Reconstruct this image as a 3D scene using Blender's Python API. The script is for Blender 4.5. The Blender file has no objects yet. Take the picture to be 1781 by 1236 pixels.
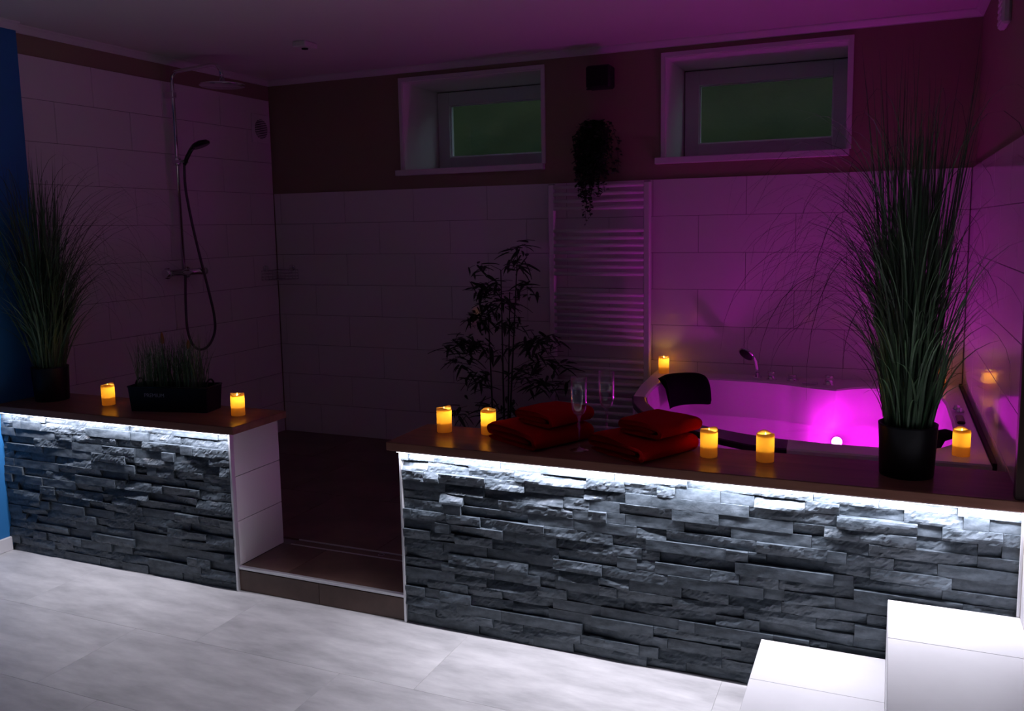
import bpy, math, random
from mathutils import Vector, Matrix, noise

# ------------------------------------------------------------------ camera, world, exposure
scn = bpy.context.scene
COL = scn.collection
PI = math.pi
cam_d = bpy.data.cameras.new('camera')
cam_d.sensor_fit = 'HORIZONTAL'
cam_d.sensor_width = 36.0
cam_d.lens = 1517.73 * 36.0 / 1781.0
cam_d.shift_y = -(618.0 - 586.14) / 1781.0
cam_d.clip_start = 0.02
cam = bpy.data.objects.new('camera', cam_d)
COL.objects.link(cam)
cam.location = (1.61626, -2.69178, 1.45699)
cam.rotation_euler = (1.44506, 0.0176, 0.40587)
scn.camera = cam

world = bpy.data.worlds.new('dusk_sky')
scn.world = world
world.use_nodes = True
bg = world.node_tree.nodes['Background']
bg.inputs['Color'].default_value = (0.60, 0.72, 1.0, 1)
bg.inputs['Strength'].default_value = 0.8

vs = scn.view_settings
vs.view_transform = 'Standard'
vs.look = 'None'
vs.gamma = 1.0
vs.use_curve_mapping = False
vs.exposure = 0.0
scn.cycles.use_denoising = True
scn.cycles.max_bounces = 10
scn.cycles.diffuse_bounces = 5
scn.cycles.glossy_bounces = 4
scn.cycles.transparent_max_bounces = 16
scn.cycles.sample_clamp_indirect = 4.0

LED_COLOR = (0.90, 0.87, 1.0)
LED_W_PER_M = 6.5          # white strips under the two counters
TUB_COLOR = (0.86, 0.012, 0.80)
TUB_W = 6.8                # magenta underwater lamp
CANDLE_W = 0.12

# ------------------------------------------------------------------ materials
MATS = {}
def mat(name, color, rough=0.5, metal=0.0, bump=None, spec=0.5, vary=None, trans=0.0, sheen=0.0,
        emis=None, estr=0.0, ior=1.45, coat=0.0, alpha=1.0):
    """principled material; vary=(scale xyz, second colour, contrast lo, hi); bump=(scale, strength, dist)"""
    m = bpy.data.materials.new(name)
    m.use_nodes = True
    nt = m.node_tree
    p = nt.nodes['Principled BSDF']
    p.inputs['Base Color'].default_value = (*color, 1)
    p.inputs['Roughness'].default_value = rough
    p.inputs['Metallic'].default_value = metal
    p.inputs['Specular IOR Level'].default_value = spec
    p.inputs['IOR'].default_value = ior
    p.inputs['Transmission Weight'].default_value = trans
    p.inputs['Sheen Weight'].default_value = sheen
    p.inputs['Coat Weight'].default_value = coat
    if emis:
        p.inputs['Emission Color'].default_value = (*emis, 1)
        p.inputs['Emission Strength'].default_value = estr
    if vary or bump:
        tc = nt.nodes.new('ShaderNodeTexCoord')
    if vary:
        sc, c2, lo, hi = vary
        mp = nt.nodes.new('ShaderNodeMapping')
        mp.inputs['Scale'].default_value = sc
        nt.links.new(tc.outputs['Object'], mp.inputs['Vector'])
        n = nt.nodes.new('ShaderNodeTexNoise')
        n.inputs['Scale'].default_value = 1.0
        n.inputs['Detail'].default_value = 6.0
        n.inputs['Roughness'].default_value = 0.6
        nt.links.new(mp.outputs['Vector'], n.inputs['Vector'])
        r = nt.nodes.new('ShaderNodeValToRGB')
        r.color_ramp.elements[0].position = lo
        r.color_ramp.elements[0].color = (*color, 1)
        r.color_ramp.elements[1].position = hi
        r.color_ramp.elements[1].color = (*c2, 1)
        nt.links.new(n.outputs['Fac'], r.inputs['Fac'])
        nt.links.new(r.outputs['Color'], p.inputs['Base Color'])
    if bump:
        n2 = nt.nodes.new('ShaderNodeTexNoise')
        n2.inputs['Scale'].default_value = bump[0]
        n2.inputs['Detail'].default_value = 8.0
        nt.links.new(tc.outputs['Object'], n2.inputs['Vector'])
        b = nt.nodes.new('ShaderNodeBump')
        b.inputs['Strength'].default_value = bump[1]
        b.inputs['Distance'].default_value = bump[2]
        nt.links.new(n2.outputs['Fac'], b.inputs['Height'])
        nt.links.new(b.outputs['Normal'], p.inputs['Normal'])
    MATS[name] = m
    return m

mat('plaster_terracotta', (0.30, 0.23, 0.16), 0.85, bump=(60, 0.25, 0.004))
mat('plaster_white', (0.86, 0.84, 0.83), 0.8)
mat('ceiling_white', (0.72, 0.70, 0.70), 0.85)
mat('paint_grey', (0.42, 0.41, 0.43), 0.7)
mat('paint_blue', (0.022, 0.17, 0.42), 0.6, bump=(80, 0.1, 0.003))
mat('floor_joint', (0.30, 0.30, 0.30), 0.8)
mat('hose_grey', (0.10, 0.09, 0.10), 0.35, metal=0.7)
mat('grout', (0.22, 0.20, 0.20), 0.9)
mat('tile_white', (0.74, 0.71, 0.72), 0.06, bump=(4, 0.015, 0.003))
mat('tile_brown', (0.075, 0.042, 0.032), 0.32, vary=((3, 3, 3), (0.20, 0.115, 0.088), 0.35, 0.75), bump=(30, 0.1, 0.002))
mat('vinyl_grey', (0.44, 0.44, 0.445), 0.5, vary=((3.2, 11, 4), (0.76, 0.755, 0.75), 0.3, 0.7), bump=(50, 0.06, 0.002))
mat('step_white', (0.66, 0.66, 0.67), 0.45, vary=((4, 4, 4), (0.72, 0.72, 0.73), 0.3, 0.7))
mat('white_gloss', (0.72, 0.71, 0.72), 0.35)
mat('pvc_white', (0.74, 0.74, 0.76), 0.35)
mat('gasket', (0.01, 0.01, 0.012), 0.6)
mat('aluminium', (0.72, 0.73, 0.75), 0.35, metal=0.6)
mat('wood_laminate', (0.18, 0.078, 0.055), 0.30, spec=0.2, vary=((2.0, 26, 26), (0.31, 0.14, 0.10), 0.3, 0.72), bump=(90, 0.05, 0.001))
mat('slate', (0.036, 0.050, 0.061), 0.52, vary=((14, 14, 34), (0.155, 0.19, 0.22), 0.38, 0.80), bump=(55, 0.35, 0.004))
mat('mortar', (0.02, 0.022, 0.025), 0.9)
mat('acrylic', (0.80, 0.78, 0.79), 0.18)
mat('black_gloss', (0.012, 0.010, 0.012), 0.25)
mat('black_foam', (0.005, 0.005, 0.006), 0.9, spec=0.08)
mat('chrome', (0.75, 0.75, 0.77), 0.12, metal=1.0)
mat('radiator_white', (0.72, 0.71, 0.72), 0.3)
mat('pot_black', (0.008, 0.009, 0.011), 0.4)
mat('soil', (0.015, 0.010, 0.007), 0.95, bump=(90, 0.8, 0.01))
mat('blade_green', (0.045, 0.11, 0.045), 0.45, vary=((8, 8, 8), (0.15, 0.26, 0.13), 0.35, 0.7))
mat('blade_dark', (0.02, 0.045, 0.02), 0.55, vary=((8, 8, 8), (0.05, 0.08, 0.045), 0.35, 0.7))
mat('leaf_dark', (0.018, 0.045, 0.018), 0.5)
mat('cane', (0.015, 0.022, 0.012), 0.5)
mat('spike_orange', (0.36, 0.13, 0.02), 0.7)
mat('towel_red', (0.42, 0.002, 0.005), 0.95, spec=0.1, bump=(320, 0.8, 0.004))
mat('speaker_black', (0.010, 0.010, 0.011), 0.6)
mat('grille_black', (0.006, 0.006, 0.007), 0.85, bump=(400, 0.6, 0.003))
mat('print_white', (0.45, 0.45, 0.47), 0.6)
mat('dark_seal', (0.02, 0.012, 0.014), 0.6)
mat('wood_dark', (0.045, 0.02, 0.016), 0.5, vary=((30, 30, 3), (0.07, 0.032, 0.025), 0.3, 0.7))
mat('hedge', (0.026, 0.040, 0.018), 0.95, spec=0.1, vary=((3, 3, 3), (0.044, 0.052, 0.022), 0.3, 0.7), bump=(14, 0.3, 0.02))
mat('fabric_dark', (0.012, 0.012, 0.02), 0.9)
mat('flame', (1, 0.8, 0.4), 0.5, emis=(1.0, 0.72, 0.16), estr=9.0)
mat('lamp_magenta', (1, 0.4, 1), 0.3, emis=(1.0, 0.32, 1.0), estr=26.0)
mat('led_tape', (0.9, 0.92, 0.95), 0.4, emis=LED_COLOR, estr=14.0)

def glassy(name, tint, refl=1.0, rough=0.0, ior=1.45, bump=None, edge=4.0):
    """clear sheet: transparent mixed with a Fresnel reflection"""
    m = bpy.data.materials.new(name)
    m.use_nodes = True
    nt = m.node_tree
    nt.nodes.remove(nt.nodes['Principled BSDF'])
    out = nt.nodes['Material Output']
    t = nt.nodes.new('ShaderNodeBsdfTransparent'); t.inputs['Color'].default_value = (*tint, 1)
    g = nt.nodes.new('ShaderNodeBsdfGlossy'); g.inputs['Roughness'].default_value = rough
    g.inputs['Color'].default_value = (refl, refl, refl, 1)
    lw = nt.nodes.new('ShaderNodeLayerWeight'); lw.inputs['Blend'].default_value = 0.5
    pw = nt.nodes.new('ShaderNodeMath'); pw.operation = 'POWER'; pw.inputs[1].default_value = edge
    f = nt.nodes.new('ShaderNodeMath'); f.operation = 'MULTIPLY_ADD'
    f0 = ((ior - 1) / (ior + 1)) ** 2
    f.inputs[1].default_value = 0.9 * (1 - f0); f.inputs[2].default_value = f0
    nt.links.new(lw.outputs['Facing'], pw.inputs[0]); nt.links.new(pw.outputs[0], f.inputs[0])
    mx = nt.nodes.new('ShaderNodeMixShader')
    nt.links.new(f.outputs[0], mx.inputs[0]); nt.links.new(t.outputs[0], mx.inputs[1])
    nt.links.new(g.outputs[0], mx.inputs[2]); nt.links.new(mx.outputs[0], out.inputs['Surface'])
    if bump:
        n = nt.nodes.new('ShaderNodeTexNoise'); n.inputs['Scale'].default_value = bump[0]
        n.inputs['Detail'].default_value = 3.0
        tc = nt.nodes.new('ShaderNodeTexCoord'); nt.links.new(tc.outputs['Object'], n.inputs['Vector'])
        b = nt.nodes.new('ShaderNodeBump'); b.inputs['Strength'].default_value = bump[1]; b.inputs['Distance'].default_value = bump[2]
        nt.links.new(n.outputs['Fac'], b.inputs['Height'])
        nt.links.new(b.outputs['Normal'], g.inputs['Normal']); nt.links.new(b.outputs['Normal'], lw.inputs['Normal'])
    MATS[name] = m
    return m
glassy('water', (0.96, 0.93, 0.98), ior=1.33, bump=(14, 0.6, 0.03))
glassy('tub_glass', (0.94, 0.93, 0.95), ior=1.45)
glassy('stemware', (0.97, 0.97, 0.98), ior=1.75, rough=0.03, edge=2.2)
glassy('window_glass', (0.80, 0.86, 0.80), ior=1.45, rough=0.08)

def candle_wax():
    """thin wax: part of the light inside passes through it"""
    m = bpy.data.materials.new('candle_wax'); m.use_nodes = True
    nt = m.node_tree; nt.nodes.remove(nt.nodes['Principled BSDF'])
    d = nt.nodes.new('ShaderNodeBsdfDiffuse'); d.inputs['Color'].default_value = (0.80, 0.66, 0.42, 1)
    t = nt.nodes.new('ShaderNodeBsdfTranslucent'); t.inputs['Color'].default_value = (0.95, 0.66, 0.16, 1)
    mx = nt.nodes.new('ShaderNodeMixShader'); mx.inputs[0].default_value = 0.55
    nt.links.new(d.outputs[0], mx.inputs[1]); nt.links.new(t.outputs[0], mx.inputs[2])
    nt.links.new(mx.outputs[0], nt.nodes['Material Output'].inputs['Surface'])
    MATS['candle_wax'] = m
candle_wax()

# ------------------------------------------------------------------ mesh helpers
class MB:
    def __init__(s): s.v = []; s.f = []; s.sm = []
    def add(s, vs_, fs, smooth=False):
        o = len(s.v); s.v += [tuple(x) for x in vs_]
        for f in fs: s.f.append([o + i for i in f]); s.sm.append(smooth)
        return s
    def box(s, x0, x1, y0, y1, z0, z1, b=0.0, M=None):
        if b <= 0:
            V = [(x, y, z) for x in (x0, x1) for y in (y0, y1) for z in (z0, z1)]
            F = [(0, 1, 3, 2), (4, 6, 7, 5), (0, 4, 5, 1), (2, 3, 7, 6), (0, 2, 6, 4), (1, 5, 7, 3)]
        else:
            V = []; ids = {}
            for i, x in enumerate((x0, x1)):
                for j, y in enumerate((y0, y1)):
                    for k, z in enumerate((z0, z1)):
                        sx, sy, sz = (b, -b)[i], (b, -b)[j], (b, -b)[k]
                        ids[i, j, k, 0] = len(V); V.append((x, y + sy, z + sz))
                        ids[i, j, k, 1] = len(V); V.append((x + sx, y, z + sz))
                        ids[i, j, k, 2] = len(V); V.append((x + sx, y + sy, z))
            F = []
            I = ids
            for i in (0, 1):
                F.append([I[i, 0, 0, 0], I[i, 1, 0, 0], I[i, 1, 1, 0], I[i, 0, 1, 0]])
                F.append([I[0, i, 0, 1], I[1, i, 0, 1], I[1, i, 1, 1], I[0, i, 1, 1]])
                F.append([I[0, 0, i, 2], I[1, 0, i, 2], I[1, 1, i, 2], I[0, 1, i, 2]])
            for a in (0, 1):
                for c in (0, 1):
                    F.append([I[0, a, c, 1], I[1, a, c, 1], I[1, a, c, 2], I[0, a, c, 2]])
                    F.append([I[a, 0, c, 0], I[a, 1, c, 0], I[a, 1, c, 2], I[a, 0, c, 2]])
                    F.append([I[a, c, 0, 0], I[a, c, 1, 0], I[a, c, 1, 1], I[a, c, 0, 1]])
                    for k in (0, 1): F.append([I[a, c, k, 0], I[a, c, k, 1], I[a, c, k, 2]])
        if M is not None: V = [tuple(M @ Vector(v)) for v in V]
        return s.add(V, F)
    def tube(s, pts, r, n=8, cap=True, smooth=True):
        pts = [Vector(p) for p in pts]
        rs = r if isinstance(r, (list, tuple)) else [r] * len(pts)
        V = []; ref = None
        for i, p in enumerate(pts):
            t = (pts[min(i + 1, len(pts) - 1)] - pts[max(i - 1, 0)]).normalized()
            if ref is None:
                ref = Vector((0, 0, 1)) if abs(t.z) < 0.9 else Vector((1, 0, 0))
            u = (ref - t * ref.dot(t)).normalized(); w = t.cross(u); ref = u
            for k in range(n):
                a = 2 * PI * k / n
                V.append(p + (u * math.cos(a) + w * math.sin(a)) * rs[i])
        F = []
        for i in range(len(pts) - 1):
            for k in range(n):
                F.append([i * n + k, i * n + (k + 1) % n, (i + 1) * n + (k + 1) % n, (i + 1) * n + k])
        s.add(V, F, smooth)
        if cap:
            o = len(s.v) - len(V)
            s.f.append([o + k for k in range(n)][::-1]); s.sm.append(False)
            s.f.append([o + (len(pts) - 1) * n + k for k in range(n)]); s.sm.append(False)
        return s
    def lathe(s, prof, n=24, c=(0, 0, 0), smooth=True, M=None):
        V = []
        for r, z in prof:
            for k in range(n):
                a = 2 * PI * k / n
                p = Vector((r * math.cos(a), r * math.sin(a), z))
                if M is not None: p = M @ p
                V.append(p + Vector(c))
        F = []
        for i in range(len(prof) - 1):
            for k in range(n):
                F.append([i * n + k, i * n + (k + 1) % n, (i + 1) * n + (k + 1) % n, (i + 1) * n + k])
        if prof[0][0] > 1e-6: F.append(list(range(n))[::-1])
        if prof[-1][0] > 1e-6: F.append([(len(prof) - 1) * n + k for k in range(n)])
        return s.add(V, F, smooth)
    def ribbon(s, pts, wid, side):
        V = []; n = len(pts)
        for i, p in enumerate(pts):
            w = wid[i] * 0.5
            V += [p - side * w, p + side * w]
        F = [[2 * i, 2 * i + 1, 2 * i + 3, 2 * i + 2] for i in range(n - 1)]
        return s.add(V, F, True)

def wloc(o):
    p = Vector((0, 0, 0))
    while o is not None: p += Vector(o.location); o = o.parent
    return p

def mesh(name, mb, m, parent=None, local=False, loc=None):
    """one mesh object; vertices are given in world space unless local"""
    off = Vector((0, 0, 0)) if local else (wloc(parent) if parent else Vector((0, 0, 0)))
    if loc is not None: off = Vector(loc)
    me = bpy.data.meshes.new(name)
    me.from_pydata([tuple(Vector(v) - off) for v in mb.v], [], mb.f)
    me.polygons.foreach_set('use_smooth', mb.sm)
    me.materials.append(MATS[m]); me.update()
    o = bpy.data.objects.new(name, me); COL.objects.link(o)
    if parent: o.parent = parent
    if loc is not None:
        o.location = Vector(loc) - (wloc(parent) if parent else Vector((0, 0, 0)))
    return o

def place(name, me, parent, world_loc, rot=None, scale=None):
    o = bpy.data.objects.new(name, me); COL.objects.link(o); o.parent = parent
    o.location = Vector(world_loc) - (wloc(parent) if parent else Vector((0, 0, 0)))
    if rot is not None: o.rotation_euler = rot
    if scale is not None: o.scale = scale
    return o

def thing(name, label, cat, loc=(0, 0, 0), rotz=0.0, group=None):
    o = bpy.data.objects.new(name, None); COL.objects.link(o)
    o.empty_display_size = 0.05
    o.location = loc; o.rotation_euler = (0, 0, rotz)
    tag(o, label, cat, group)
    return o

def tag(o, label, cat, group=None, kind=None):
    o['label'] = label; o['category'] = cat
    if group: o['group'] = group
    if kind: o['kind'] = kind
    return o

def struct(o, label, cat):
    return tag(o, label, cat, kind='structure')

def copy_tree(o, parent=None):
    c = o.copy(); COL.objects.link(c); c.parent = parent
    for ch in list(o.children): copy_tree(ch, c)
    return c

def fit_box(me_cache, key, sx, sy, sz, b, m):
    """shared mesh of one tile size, centred"""
    k = (key, round(sx, 4), round(sy, 4), round(sz, 4))
    if k not in me_cache:
        mb = MB().box(-sx / 2, sx / 2, -sy / 2, sy / 2, -sz / 2, sz / 2, b)
        me = bpy.data.meshes.new(key); me.from_pydata(mb.v, [], mb.f)
        me.polygons.foreach_set('use_smooth', [False] * len(mb.f))
        me.materials.append(MATS[m]); me.update()
        me_cache[k] = me
    return me_cache[k]
CACHE = {}

# ------------------------------------------------------------------ room dimensions (metres)
XL, XR, YB = -2.149, 1.985, 2.073       # tile faces left / wall right / tile face back
ZR = 0.1007                              # raised shower floor
ZC = 2.43                                # ceiling
YF = -4.3                                # rear of the room behind the camera
TT = 0.008                               # tile thickness
ROW = 0.2
TW = 0.5022
ZTOP = ZR + 8 * ROW

# floor -------------------------------------------------------------
fl = mesh('floor', MB().box(XL - 0.1, XR + 0.1, YF, 0.02, -0.08, -0.0035), 'floor_joint')
struct(fl, 'pale grey stone-look floor of the lower room', 'floor')
FT = 0.90; FR = 0.42
for r in range(0, 11):
    y1 = -r * FR + 0.0; y0 = max(y1 - FR, YF)
    x = -0.91 + (0.28 if r % 2 == 0 else 0.0) - 2 * FT
    if r % 2 == 1: x = -0.91 - 2 * FT
    else: x = -0.63 - 2 * FT
    while x < XR:
        a, b = max(x, XL), min(x + FT, XR)
        if b - a > 0.02 and y1 - y0 > 0.02:
            g = 0.0003
            me = fit_box(CACHE, 'floor_tile', b - a - 2 * g, y1 - y0 - 2 * g, 0.006, 0.0003, 'vinyl_grey')
            place('floor_tile', me, fl, ((a + b) / 2, (y0 + y1) / 2, -0.003))
        x += FT

# raised shower floor and the entrance step -------------------------------------
X0, X1 = -0.7808, 0.0                    # opening between the two low walls
sf = mesh('shower_floor', MB().box(XL - 0.1, XR + 0.1, 0.012, YB + 0.1, 0.0, ZR - 0.008), 'grout')
struct(sf, 'dark brown tiled raised floor of the wet area', 'floor')
def brown(x0, x1, y0, y1):
    g = 0.001
    me = fit_box(CACHE, 'floor_tile', x1 - x0 - 2 * g, y1 - y0 - 2 * g, 0.008, 0.0008, 'tile_brown')
    place('floor_tile', me, sf, ((x0 + x1) / 2, (y0 + y1) / 2, ZR - 0.004))
for a, b in ((X0, -0.55), (-0.55, X1)): brown(a, b, 0.016, 0.284)
yy = 0.350
rowi = 0
while yy < YB - 0.01:
    y2 = min(yy + 0.6, YB)
    x = XL - (0.3 if rowi % 2 else 0.0)
    while x < XR:
        a, b = max(x, XL), min(x + 0.6, XR)
        if b - a > 0.03: brown(a, b, yy, y2)
        x += 0.6
    yy = y2; rowi += 1
for a, b in ((X0, -0.39), (-0.39, X1)):
    me = fit_box(CACHE, 'riser_tile', b - a - 0.002, 0.008, ZR - 0.016, 0.0006, 'tile_brown')
    place('riser_tile', me, sf, ((a + b) / 2, 0.004, (ZR - 0.016) / 2 + 0.001))
t_ = mesh('trim_1', MB().box(X0 + 0.002, X1 - 0.002, -0.004, 0.014, ZR - 0.010, ZR + 0.002, 0.0015), 'aluminium')
struct(t_, 'brushed metal nosing along the entrance step', 'trim')

dr = thing('shower_drain', 'slim metal channel drain behind the entrance step', 'drain', ((X0 + X1) / 2, 0.317, ZR))
mb = MB(); mb.box(X0 + 0.04, X1 - 0.004, 0.284, 0.290, ZR - 0.006, ZR + 0.002); mb.box(X0 + 0.04, X1 - 0.004, 0.344, 0.350, ZR - 0.006, ZR + 0.001)
mesh('drain_frame', mb, 'aluminium', dr)
mesh('drain_cover', MB().box(X0 + 0.04, X1 - 0.004, 0.292, 0.342, ZR - 0.007, ZR - 0.002, 0.001), 'tile_brown', dr)
mesh('lift_handle', MB().tube([(-0.30 + 0.012 * math.cos(a), 0.317 + 0.012 * math.sin(a), ZR) for a in [k * PI / 8 for k in range(17)]], 0.002, 6), 'chrome', dr)

# back wall with two window openings ----------------------------------------------
WZ0, WZ1 = 1.815, 2.345
WIN = [(-1.149, -0.236), (0.479, 1.402)]
YW = YB + TT                              # plaster face
WD = 0.58                                 # wall thickness
mb = MB()
def wseg(x0, x1, z0, z1): mb.box(x0, x1, YW, YW + WD, z0, z1)
wseg(XL - 0.1, XR + 0.1, 0.0, WZ0); wseg(XL - 0.1, XR + 0.1, WZ1, ZC + 0.1)
wseg(XL - 0.1, WIN[0][0], WZ0, WZ1); wseg(WIN[0][1], WIN[1][0], WZ0, WZ1); wseg(WIN[1][1], XR + 0.1, WZ0, WZ1)
wb = mesh('wall_back', mb, 'plaster_terracotta')
struct(wb, 'back wall with white tiles below terracotta plaster', 'wall')
mesh('grout_bed', MB().box(XL + 0.001, XR - 0.016, YW - 0.0045, YW + 0.001, ZR, ZTOP - 0.001), 'grout', wb)
def back_tile(x0, x1, z0, z1):
    g = 0.0011
    me = fit_box(CACHE, 'tile', x1 - x0 - 2 * g, TT, z1 - z0 - 2 * g, 0.0008, 'tile_white')
    place('tile', me, wb, ((x0 + x1) / 2, YB + TT / 2, (z0 + z1) / 2))
for n in range(8):
    z1 = ZTOP - n * ROW; z0 = z1 - ROW
    x = -2.097 - TW + (0.5 * TW if n % 2 else 0.0)
    while x < XR:
        a, b = max(x, XL + 0.003), min(x + TW, XR - 0.018)
        if b - a > 0.015: back_tile(a, b, z0, z1)
        x += TW

# left wall: tiles, then the blue wall of the lower room --------------------------------
YE = 0.240
wl = mesh('wall_left', MB().box(XL - TT - 0.1, XL - TT, YE - 0.02, YW + WD, 0.0, ZC + 0.1), 'plaster_terracotta')
struct(wl, 'left wall of the shower with white tiles almost to the ceiling', 'wall')
mesh('grout_bed', MB().box(XL - TT - 0.001, XL - 0.0035, YE, YB - 0.001, ZR, ZR + 11 * ROW - 0.001), 'grout', wl)
for n in range(11):
    z1 = ZR + (11 - n) * ROW; z0 = z1 - ROW
    y = 0.674 - TW * 2 if n % 2 == 0 else 0.439 - TW * 2
    LW = 0.466
    y = (0.674 if n % 2 == 0 else 0.441) - 3 * LW
    while y < YB:
        a, b = max(y, YE), min(y + LW, YB - 0.003)
        if b - a > 0.015:
            g = 0.0011
            me = fit_box(CACHE, 'tile_side', TT, b - a - 2 * g, ROW - 2 * g, 0.0008, 'tile_white')
            place('tile', me, wl, (XL - TT / 2, (a + b) / 2, (z0 + z1) / 2))
        y += LW
XBL = -2.116
wbl = mesh('wall_blue', MB().box(XBL - 0.12, XBL, YF, YE, 0.0, ZC + 0.1), 'paint_blue')
struct(wbl, 'blue painted side wall of the lower room', 'wall')
bb = mesh('baseboard_left', MB().box(XBL, XBL + 0.014, YF + 0.1, -0.012, 0.0, 0.065, 0.003), 'white_gloss')
struct(bb, 'white baseboard along the blue wall', 'baseboard')

# right wall ------------------------------------------------------------------------
wr = mesh('wall_right', MB().box(XR, XR + 0.1, YF, YW + WD, 0.0, ZC + 0.1), 'plaster_terracotta')
struct(wr, 'right wall beside the tub with white tiles below terracotta plaster', 'wall')
XRT = XR - 0.016
mesh('painted_face', MB().box(XR - 0.0015, XR + 0.001, YF, -0.030, 0.0, ZC), 'paint_grey', wr)
mesh('grout_bed', MB().box(XRT + 0.0045, XR + 0.001, 0.012, YB - 0.001, ZR, ZTOP - 0.001), 'grout', wr)
for n in range(8):
    z1 = ZTOP - n * ROW; z0 = z1 - ROW
    y = YB - 6 * TW + (0.5 * TW if n % 2 else 0.0)
    while y < YB:
        a, b = max(y, 0.012), min(y + TW, YB - 0.001)
        if b - a > 0.015:
            g = 0.0011
            me = fit_box(CACHE, 'tile_side', 0.012, b - a - 2 * g, ROW - 2 * g, 0.0008, 'tile_white')
            place('tile', me, wr, (XRT + 0.006, (a + b) / 2, (z0 + z1) / 2))
        y += TW
# rear wall, ceiling, coving ----------------------------------------------------------
wf = mesh('wall_rear', MB().box(XL - 0.1, XR + 0.1, YF - 0.1, YF, 0.0, ZC + 0.1), 'paint_blue')
struct(wf, 'blue wall behind the viewer', 'wall')
ce = mesh('ceiling', MB().box(XL - 0.15, XR + 0.1, YF - 0.1, YW + WD, ZC, ZC + 0.1), 'ceiling_white')
struct(ce, 'plain white ceiling over both areas', 'ceiling')
CV = [(0, 0), (0.032, 0), (0.032, -0.006), (0.024, -0.012), (0.012, -0.026), (0.006, -0.032), (0.006, -0.036), (0, -0.036)]
def coving(name, p0, p1, inward, label):
    d = (Vector(p1) - Vector(p0)); V = []
    for P in (Vector(p0), Vector(p1)):
        for a, z in CV: V.append(P + Vector(inward) * a + Vector((0, 0, z)))
    n = len(CV)
    F = [[i, (i + 1) % n, n + (i + 1) % n, n + i] for i in range(n)] + [list(range(n))[::-1], list(range(n, 2 * n))]
    o = mesh(name, MB().add(V, F), 'white_gloss'); struct(o, label, 'trim')
coving('trim_2', (XL - TT, YW, ZC), (XR, YW, ZC), (0, -1, 0), 'white coving between back wall and ceiling')
coving('trim_3', (XL - TT, YE, ZC), (XL - TT, YW, ZC), (1, 0, 0), 'white coving above the tiled shower wall')
coving('trim_4', (XBL, YF, ZC), (XBL, YE, ZC), (1, 0, 0), 'white coving above the blue wall')
coving('trim_5', (XR, YF, ZC), (XR, YW, ZC), (-1, 0, 0), 'white coving above the wall beside the tub')

# windows -----------------------------------------------------------------------------
REV = 0.455
for i, (x0, x1) in enumerate(WIN):
    w = bpy.data.objects.new('window_%d' % (i + 1), None); COL.objects.link(w)
    w.location = ((x0 + x1) / 2, YW, WZ0)
    struct(w, ['white framed basement window between shower wall and hanging plant',
               'white framed basement window above the tub'][i], 'window')
    yf = YB + REV
    t = 0.006
    mb = MB()  # plastered reveal lining
    mb.box(x0, x0 + t, YW - 0.001, yf + 0.07, WZ0, WZ1); mb.box(x1 - t, x1, YW - 0.001, yf + 0.07, WZ0, WZ1)
    mb.box(x0 + t, x1 - t, YW - 0.001, yf + 0.07, WZ1 - t, WZ1)
    mesh('reveal', mb, 'plaster_white', w)
    c = 0.022  # flat casing on the wall
    mb = MB()
    mb.box(x0 - c, x0, YW - 0.012, YW, WZ0, WZ1 + c, 0.001); mb.box(x1, x1 + c, YW - 0.012, YW, WZ0, WZ1 + c, 0.001)
    mb.box(x0, x1, YW - 0.012, YW, WZ1, WZ1 + c, 0.001)
    mesh('casing', mb, 'white_gloss', w)
    mesh('sill', MB().box(x0 - 0.05, x1 + 0.014, YW - 0.035, yf, WZ0 - 0.034, WZ0, 0.003), 'white_gloss', w)
    fx0, fx1 = x0 + 0.007, x1 - 0.008
    fz0, fz1 = WZ0 + 0.030, WZ1 - 0.008
    mesh('frame_surround', MB().box(x0, fx0, yf, yf + 0.05, WZ0, WZ1).box(fx1, x1, yf, yf + 0.05, WZ0, WZ1)
         .box(fx0, fx1, yf, yf + 0.05, fz1, WZ1).box(fx0, fx1, yf, yf + 0.05, WZ0, fz0), 'plaster_white', w)
    mb = MB(); k = 0.005; yg = yf - 0.001
    mb.box(fx0, fx0 + k, yg, yf + 0.04, fz0, fz1); mb.box(fx1 - k, fx1, yg, yf + 0.04, fz0, fz1)
    mb.box(fx0 + k, fx1 - k, yg, yf + 0.04, fz1 - k, fz1)
    mesh('gasket', mb, 'gasket', w)
    s = 0.083
    a, b, e, f = fx0 + k, fx1 - k, fz0, fz1 - k
    mb = MB()
    mb.box(a, a + s, yf - 0.012, yf + 0.05, e, f, 0.003); mb.box(b - s, b, yf - 0.012, yf + 0.05, e, f, 0.003)
    mb.box(a + s, b - s, yf - 0.012, yf + 0.05, f - s, f, 0.003); mb.box(a + s, b - s, yf - 0.012, yf + 0.05, e, e + s - 0.01, 0.003)
    sash = mesh('sash', mb, 'pvc_white', w)
    mb = MB(); g = 0.006; A, B, E, F_ = a + s, b - s, e + s - 0.01, f - s
    mb.box(A, A + g, yf + 0.004, yf + 0.03, E, F_, 0.001); mb.box(B - g, B, yf + 0.004, yf + 0.03, E, F_, 0.001)
    mb.box(A + g, B - g, yf + 0.004, yf + 0.03, F_ - g, F_, 0.001); mb.box(A + g, B - g, yf + 0.004, yf + 0.03, E, E + g, 0.001)
    mesh('glazing_bead', mb, 'pvc_white', sash)
    mesh('pane', MB().box(A + 0.002, B - 0.002, yf + 0.018, yf + 0.022, E + 0.002, F_ - 0.002), 'window_glass', w)
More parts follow.
